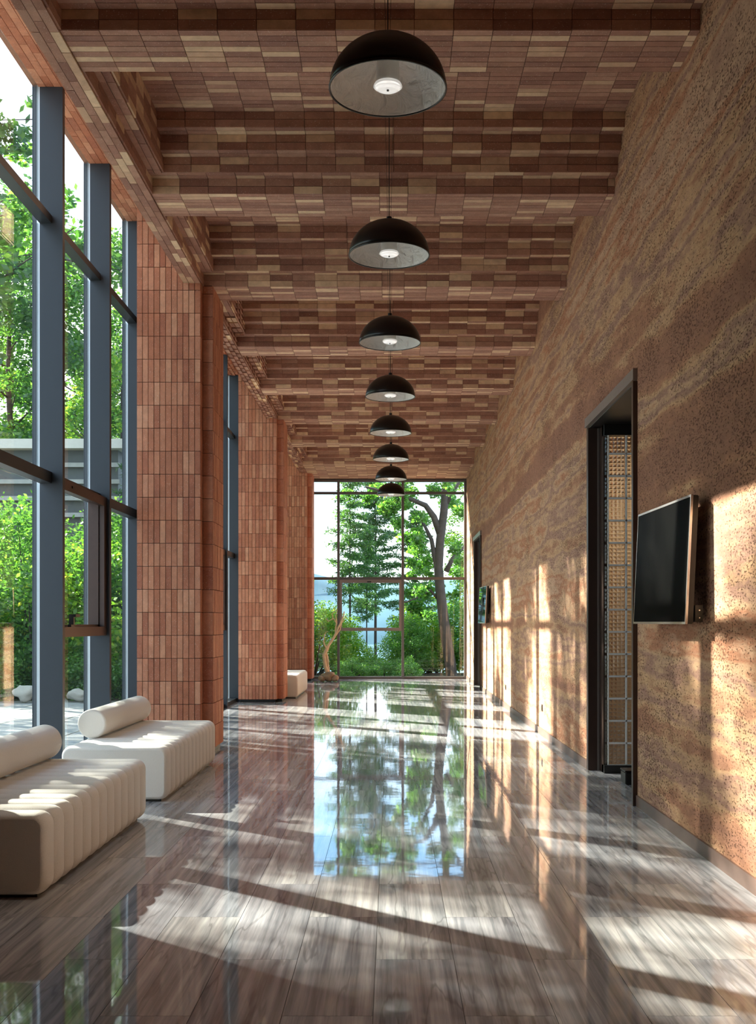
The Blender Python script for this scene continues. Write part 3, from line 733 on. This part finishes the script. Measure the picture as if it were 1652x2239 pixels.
def broadleaf(h, seed, spread=.34, n=16000, size=.13, mat='leaf_mid', base=.3, clumps=70, cr=.55, trunk_r=.14):
    """returns (trunk mesh builder, leaf mesh)"""
    r = random.Random(seed); mb = MB(); cen = []; rad = []
    lean = Vector((r.uniform(-.05, .05), r.uniform(-.05, .05), 1))
    tp = [Vector((0, 0, 0)) + lean * h * t + Vector((r.uniform(-.1, .1), r.uniform(-.1, .1), 0)) * t for t in [i / 8 for i in range(9)]]
    mb.tube(tp, [trunk_r * (1 - .85 * i / 8) + .01 for i in range(9)], 8)
    nb = max(8, clumps // 4)
    for i in range(nb):
        t = base + (1 - base) * (i / nb); k = min(7, int(t * 8)); s = tp[k].lerp(tp[k + 1], t * 8 - k)
        a = i * 2.4 + r.uniform(-.5, .5); L = h * spread * (1 - .55 * ((t - base) / (1 - base)) ** 1.5) * r.uniform(.65, 1.1)
        e = s + Vector((math.cos(a) * L, math.sin(a) * L, L * r.uniform(.2, .6)))
        m_ = s.lerp(e, .5) + Vector((0, 0, L * .08)); mb.tube([s, m_, e], [trunk_r * .35 * (1 - t * .6), trunk_r * .2 * (1 - t * .6), .01], 5)
        for q in range(4):
            c = s.lerp(e, r.uniform(.35, 1.08)) + Vector((r.uniform(-.5, .5), r.uniform(-.5, .5), r.uniform(-.3, .4))) * L * .35
            cen.append(tuple(c)); rad.append(cr * r.uniform(.6, 1.25))
            if q < 2: mb.tube([m_, c], [.014, .006], 4)
    return mb, leaves_mesh('foliage', cen, rad, n, size, seed, .75, mat)
def conifer(h, seed, n=14000, size=.16, mat='leaf_dark', r0=.26, base=.12, tr=.09):
    r = random.Random(seed); mb = MB(); cen = []; rad = []
    mb.tube([(0, 0, 0), (r.uniform(-.1, .1), 0, h * .5), (0, 0, h)], [tr, tr * .6, .01], 7)
    nb = int(h * 5)
    for i in range(nb):
        t = base + (1 - base) * i / nb; a = i * 2.4; L = h * r0 * (1 - t) ** .75 * r.uniform(.6, 1.15) + .2
        s = Vector((0, 0, h * t)); e = s + Vector((math.cos(a) * L, math.sin(a) * L, L * r.uniform(-.05, .3)))
        mb.tube([s, s.lerp(e, .5) + Vector((0, 0, .06 * L)), e], [tr * .25, tr * .15, .006], 4)
        for q in range(5):
            u = (q + 1) / 5; c = s.lerp(e, u); cen.append((c.x, c.y, c.z - .03)); rad.append(.13 + .22 * (1 - abs(u - .6)))
    return mb, leaves_mesh('foliage', cen, rad, n, size, seed, .35, mat, .22, .1)
def shrub(h, wd, seed, n=6000, size=.09, mat='leaf_bright', clumps=40):
    r = random.Random(seed); mb = MB(); cen = []; rad = []
    for i in range(clumps):
        a = r.uniform(0, 6.28); q = math.sqrt(r.random()) * wd / 2; z = h * r.uniform(.12, .95) * (1 - .35 * (q / (wd / 2)) ** 2)
        c = (q * math.cos(a), q * math.sin(a), z); cen.append(c); rad.append(.12 * h + r.uniform(.05, .2))
        if i % 3 == 0: mb.tube([(c[0] * .2, c[1] * .2, 0), (c[0] * .6, c[1] * .6, z * .5), c], [.025, .016, .005], 4)
    return mb, leaves_mesh('foliage', cen, rad, n, size, seed, .9, mat)
KIND = {
 'broad_a': broadleaf(13, 11, n=20000, size=.17, mat='leaf_mid', clumps=90, cr=.8),
 'broad_b': broadleaf(11, 12, n=17000, size=.16, mat='leaf_bright', clumps=80, cr=.7, base=.2),
 'broad_c': broadleaf(14, 14, n=20000, size=.18, mat='leaf_dark', clumps=90, cr=.85, base=.22),
 'shade': broadleaf(14, 21, n=16000, size=.15, mat='leaf_mid', clumps=64, cr=.95, base=.30, spread=.36),
 'shade_high': broadleaf(15.5, 23, n=6000, size=.24, mat='leaf_mid', clumps=60, cr=.62, base=.73, spread=.32),
 'overhang': broadleaf(9.8, 27, n=3600, size=.15, mat='leaf_dark', clumps=44, cr=.42, base=.52, spread=.34, trunk_r=.09),
 'conifer': conifer(11, 31, n=15000, size=.24, base=.30),
 'slim': conifer(7.5, 33, n=8000, size=.16, r0=.12, tr=.04, base=.35),
 'shrub_a': shrub(2.4, 3.0, 41, 17000, .085, 'leaf_bright'),
 'shrub_b': shrub(3.2, 2.6, 42, 18000, .085, 'leaf_mid'),
 'shrub_c': shrub(1.0, 1.6, 43, 4500, .07, 'leaf_mid', 26),
}
made = {}
def plant(kind, name, x, y, label, cat, group, s=1.0, rz=None, z=GZ - .02):
    r = random.Random(int(x * 71 + y * 13)); rz = r.uniform(0, 6.28) if rz is None else rz
    root = tag(empty(name, (x, y, z), rz), label, cat, group); root.scale = (s, s, s)
    if kind not in made:
        mb, lf = KIND[kind]
        t_ = mb.build('trunk' if name == 'tree' else 'stem', 'bark', root, smooth=True)
        f_ = link('foliage', lf, [], root) if lf.materials else None; f_['kind'] = 'stuff'; made[kind] = (t_, f_)
    else:
        for src in made[kind]:
            o = src.copy(); C.objects.link(o); o.parent = root
    return root
far = [  # kind, x, y, scale, label
 ('broad_b', -12.0, 48.0, 1.2, 'bright green tree behind the pane left of the nearest column'),
 ('broad_a', -14.8, 52.5, 1.4, 'leafy tree seen through the second pane from the left'),
 ('broad_c', -17.6, 50.5, 1.5, 'dark tall tree at the left edge, filling the upper panes'),
 ('broad_b', -20.5, 52.5, 1.3, 'yellow-green tree at the far left of the garden'),
 ('broad_c', -15.6, 60.0, 1.2, 'dark tree in the second row behind the pavilion'),
 ('conifer', -8.9, 40.0, .85, 'feathery conifer beside the pavilion'),
]
for kd, x, y, s, lb_ in far: plant(kd, 'tree', x, y, lb_, 'tree', 'trees beyond the glass wall', s)
for i, (x, y, s) in enumerate([(-13.0, 14.0, .8), (-15.5, 18.0, 1.0), (-12.8, 20.8, .9), (-17.2, 22.6, 1.0), (-18.0, 13.0, 1.1), (-12.0, 8.6, .95)]):
    plant('shade', 'tree', x, y, 'loose tall tree left of the glass wall, ' + ['third from the camera', 'fourth from the camera', 'fifth from the camera', 'last of the row', 'second from the camera', 'nearest the camera'][i], 'tree', 'shade trees left of the building', s)
plant('shade_high', 'tree', -13.8, 25.2, 'high-crowned tree left of the glass wall, nearer of two', 'tree', 'shade trees left of the building', 1.0)
plant('shade_high', 'tree', -13.2, 30.0, 'high-crowned tree left of the glass wall, farther of two', 'tree', 'shade trees left of the building', .95)
plant('overhang', 'tree', -7.0, 17.2, 'slender tree whose branches hang into the leftmost upper pane', 'tree', 'trees beyond the glass wall', 1.0)
hedge = [('shrub_a', -8.9, 24.0, 1.25), ('shrub_b', -7.7, 23.4, 1.3), ('shrub_a', -6.7, 24.4, 1.6), ('shrub_b', -10.3, 24.0, 1.3), ('shrub_b', -5.9, 26.0, 1.4), ('shrub_a', -12.2, 25.4, 1.6), ('shrub_b', -5.4, 28.6, 1.25),
         ('shrub_a', -8.4, 29.0, 1.8), ('shrub_b', -10.6, 28.6, 1.6), ('shrub_b', -9.0, 34.0, 1.5)]
hl = ['bright shrub in the hedge behind the first lower pane', 'taller mid-green shrub in the hedge beside the first mullion', 'bright shrub in the hedge behind the opening sash', 'mid-green shrub at the left end of the hedge',
      'mid-green shrub at the right end of the hedge next to the column', 'big bright shrub beyond the left edge of the hedge', 'mid-green shrub hidden beside the nearest column', 'large bright shrub in the rear row of the hedge',
      'large mid-green shrub in the rear row of the hedge, left', 'large mid-green shrub in the rear row of the hedge, right']
for (kd, x, y, s), lb_ in zip(hedge, hl): plant(kd, 'shrub', x, y, lb_, 'shrub', 'hedge outside the glass wall', s)
for i, (x, y) in enumerate([(-8.4, 21.8), (-7.2, 21.9), (-6.1, 22.0), (-9.6, 21.8), (-5.0, 22.2)]):
    plant('shrub_c', 'shrub', x, y, ['low clipped dark bush left of the boulder', 'low clipped dark bush behind the opening sash', 'low clipped dark bush right of the sash', 'low clipped dark bush at the far left', 'low clipped dark bush by the column'][i], 'shrub', 'low bushes edging the paving')
tag(rock('boulder', 'rock', (-6.96, 20.6, GZ), .20, 4, 1, .8, .8), 'pale rounded boulder at the edge of the paving', 'rock')
tag(rock('boulder', 'rock', (-6.05, 20.9, GZ), .16, 9, 1.2, .8, .7), 'smaller grey boulder right of the pale one', 'rock')

# trees beyond the end window
rt2 = tag(empty('tree', (1.66, 31.0, -.15)), 'large old tree with forked dark trunk behind the right of the end window', 'tree', 'trees beyond the end window')
def ws(x, y, d=31.0, dy=0): return ((x - 855) * d / FPX - 1.66, dy, CAMZ - (y - 1362) * d / FPX + .15)
mb = MB(); r = random.Random(4)
def limb(pts, a, b_):
    P = [Vector(ws(*p)) if len(p) == 2 else Vector(ws(p[0], p[1], 31, p[2])) for p in pts]; mb.tube(P, [a + (b_ - a) * i / (len(P) - 1) for i in range(len(P))], 9)
limb([(988, 1492), (984, 1450), (976, 1400), (968, 1340), (962, 1290), (958, 1240), (962, 1180), (970, 1120), (974, 1060), (976, 960), (985, 860)], .175, .09)
limb([(960, 1255), (950, 1220), (943, 1180), (928, 1145, .4), (915, 1120, .7)], .09, .03)
limb([(963, 1170), (948, 1130), (930, 1105), (900, 1095, -.3), (870, 1088, -.5), (800, 1070, -.6)], .11, .03)
limb([(975, 1250), (990, 1220), (1010, 1200, .5), (1030, 1180, .8)], .08, .02)
limb([(966, 1320), (940, 1290), (905, 1310, -.4), (880, 1320, -.6)], .05, .012)
limb([(975, 1100), (1000, 1060), (1030, 1000, .5)], .08, .02)
limb([(976, 1000), (930, 940), (880, 880, .4)], .08, .02)
mb.build('trunk', 'bark', rt2, smooth=True)
cen = []; rad = []
for (px, py, rr) in [(905, 1090, 26), (880, 1110, 24), (850, 1095, 24), (820, 1080, 24), (790, 1075, 20), (760, 1078, 14), (930, 1130, 22), (915, 1170, 24), (895, 1200, 22), (925, 1210, 22), (940, 1240, 18), (905, 1240, 22), (1000, 1100, 24),
                     (1005, 1140, 22), (1000, 1190, 20), (1010, 1235, 20), (990, 1070, 20), (860, 1130, 20), (870, 1165, 20), (835, 1110, 16), (940, 1075, 22), (900, 1290, 24), (925, 1300, 24), (905, 1330, 24), (935, 1345, 22), (945, 1290, 18),
                     (1000, 1300, 16), (920, 1380, 20), (880, 1060, 20), (1040, 1120, 24), (1050, 1180, 24), (860, 1000, 36), (930, 980, 40), (1010, 980, 40), (780, 1020, 30), (730, 1040, 12)]:
    for q in range(2):
        p = ws(px + r.uniform(-16, 16), py + r.uniform(-16, 16), 31, r.uniform(-1.2, 1.4)); cen.append(p); rad.append(rr * 31 / FPX * r.uniform(.6, 1.0))
lf = leaves_mesh('foliage', cen, rad, 16000, .10, 77, .8, 'leaf_mid', .7); f_ = link('foliage', lf, [], rt2); f_['kind'] = 'stuff'
end = [('conifer', 'tree', -.55, 37.5, .62, 'feathery conifer left of the trunk in the middle pane'), ('slim', 'tree', -1.25, 33.0, .92, 'thin-stemmed young tree left in the middle pane'),
       ('slim', 'tree', -.78, 34.5, .62, 'dark thin sapling at the centre of the middle pane'), ('conifer', 'tree', .9, 38.0, .5, 'small conifer behind the forked trunk'),
       ('broad_b', 'tree', 3.2, 39.0, .62, 'bright tree right of the forked trunk')]
for kd, nm, x, y, s, lb_ in end: plant(kd, nm, x, y, lb_, 'tree', 'trees beyond the end window', s)
es = [('shrub_a', -2.35, 32.0, .98), ('shrub_a', .95, 32.6, .70), ('shrub_b', .55, 31.8, .55), ('shrub_a', 1.5, 33.6, 1.0), ('shrub_c', -1.1, 29.6, .55), ('shrub_c', -.2, 29.8, .5), ('shrub_c', .4, 29.5, .6), ('shrub_b', 2.9, 32.2, 1.0), ('shrub_b', -3.4, 32.6, 1.0), ('shrub_c', -.7, 30.6, .6),
      ('shrub_a', -1.0, 33.2, .55)]
el = ['bright shrub filling the left pane of the end window', 'bright shrub in the middle pane, near the mullion', 'leafy shrub straight behind the central mullion', 'big bright shrub left of the forked trunk',
      'low bush at the foot of the middle pane, left', 'low bush at the foot of the middle pane, centre', 'low bush at the foot of the central mullion', 'shrub right of the forked trunk', 'shrub hidden behind the farthest column', 'low bush behind the sapling', 'small bright bush left in the middle pane']
for (kd, x, y, s), lb_ in zip(es, el): plant(kd, 'shrub', x, y, lb_, 'shrub', 'shrubs beyond the end window', s)
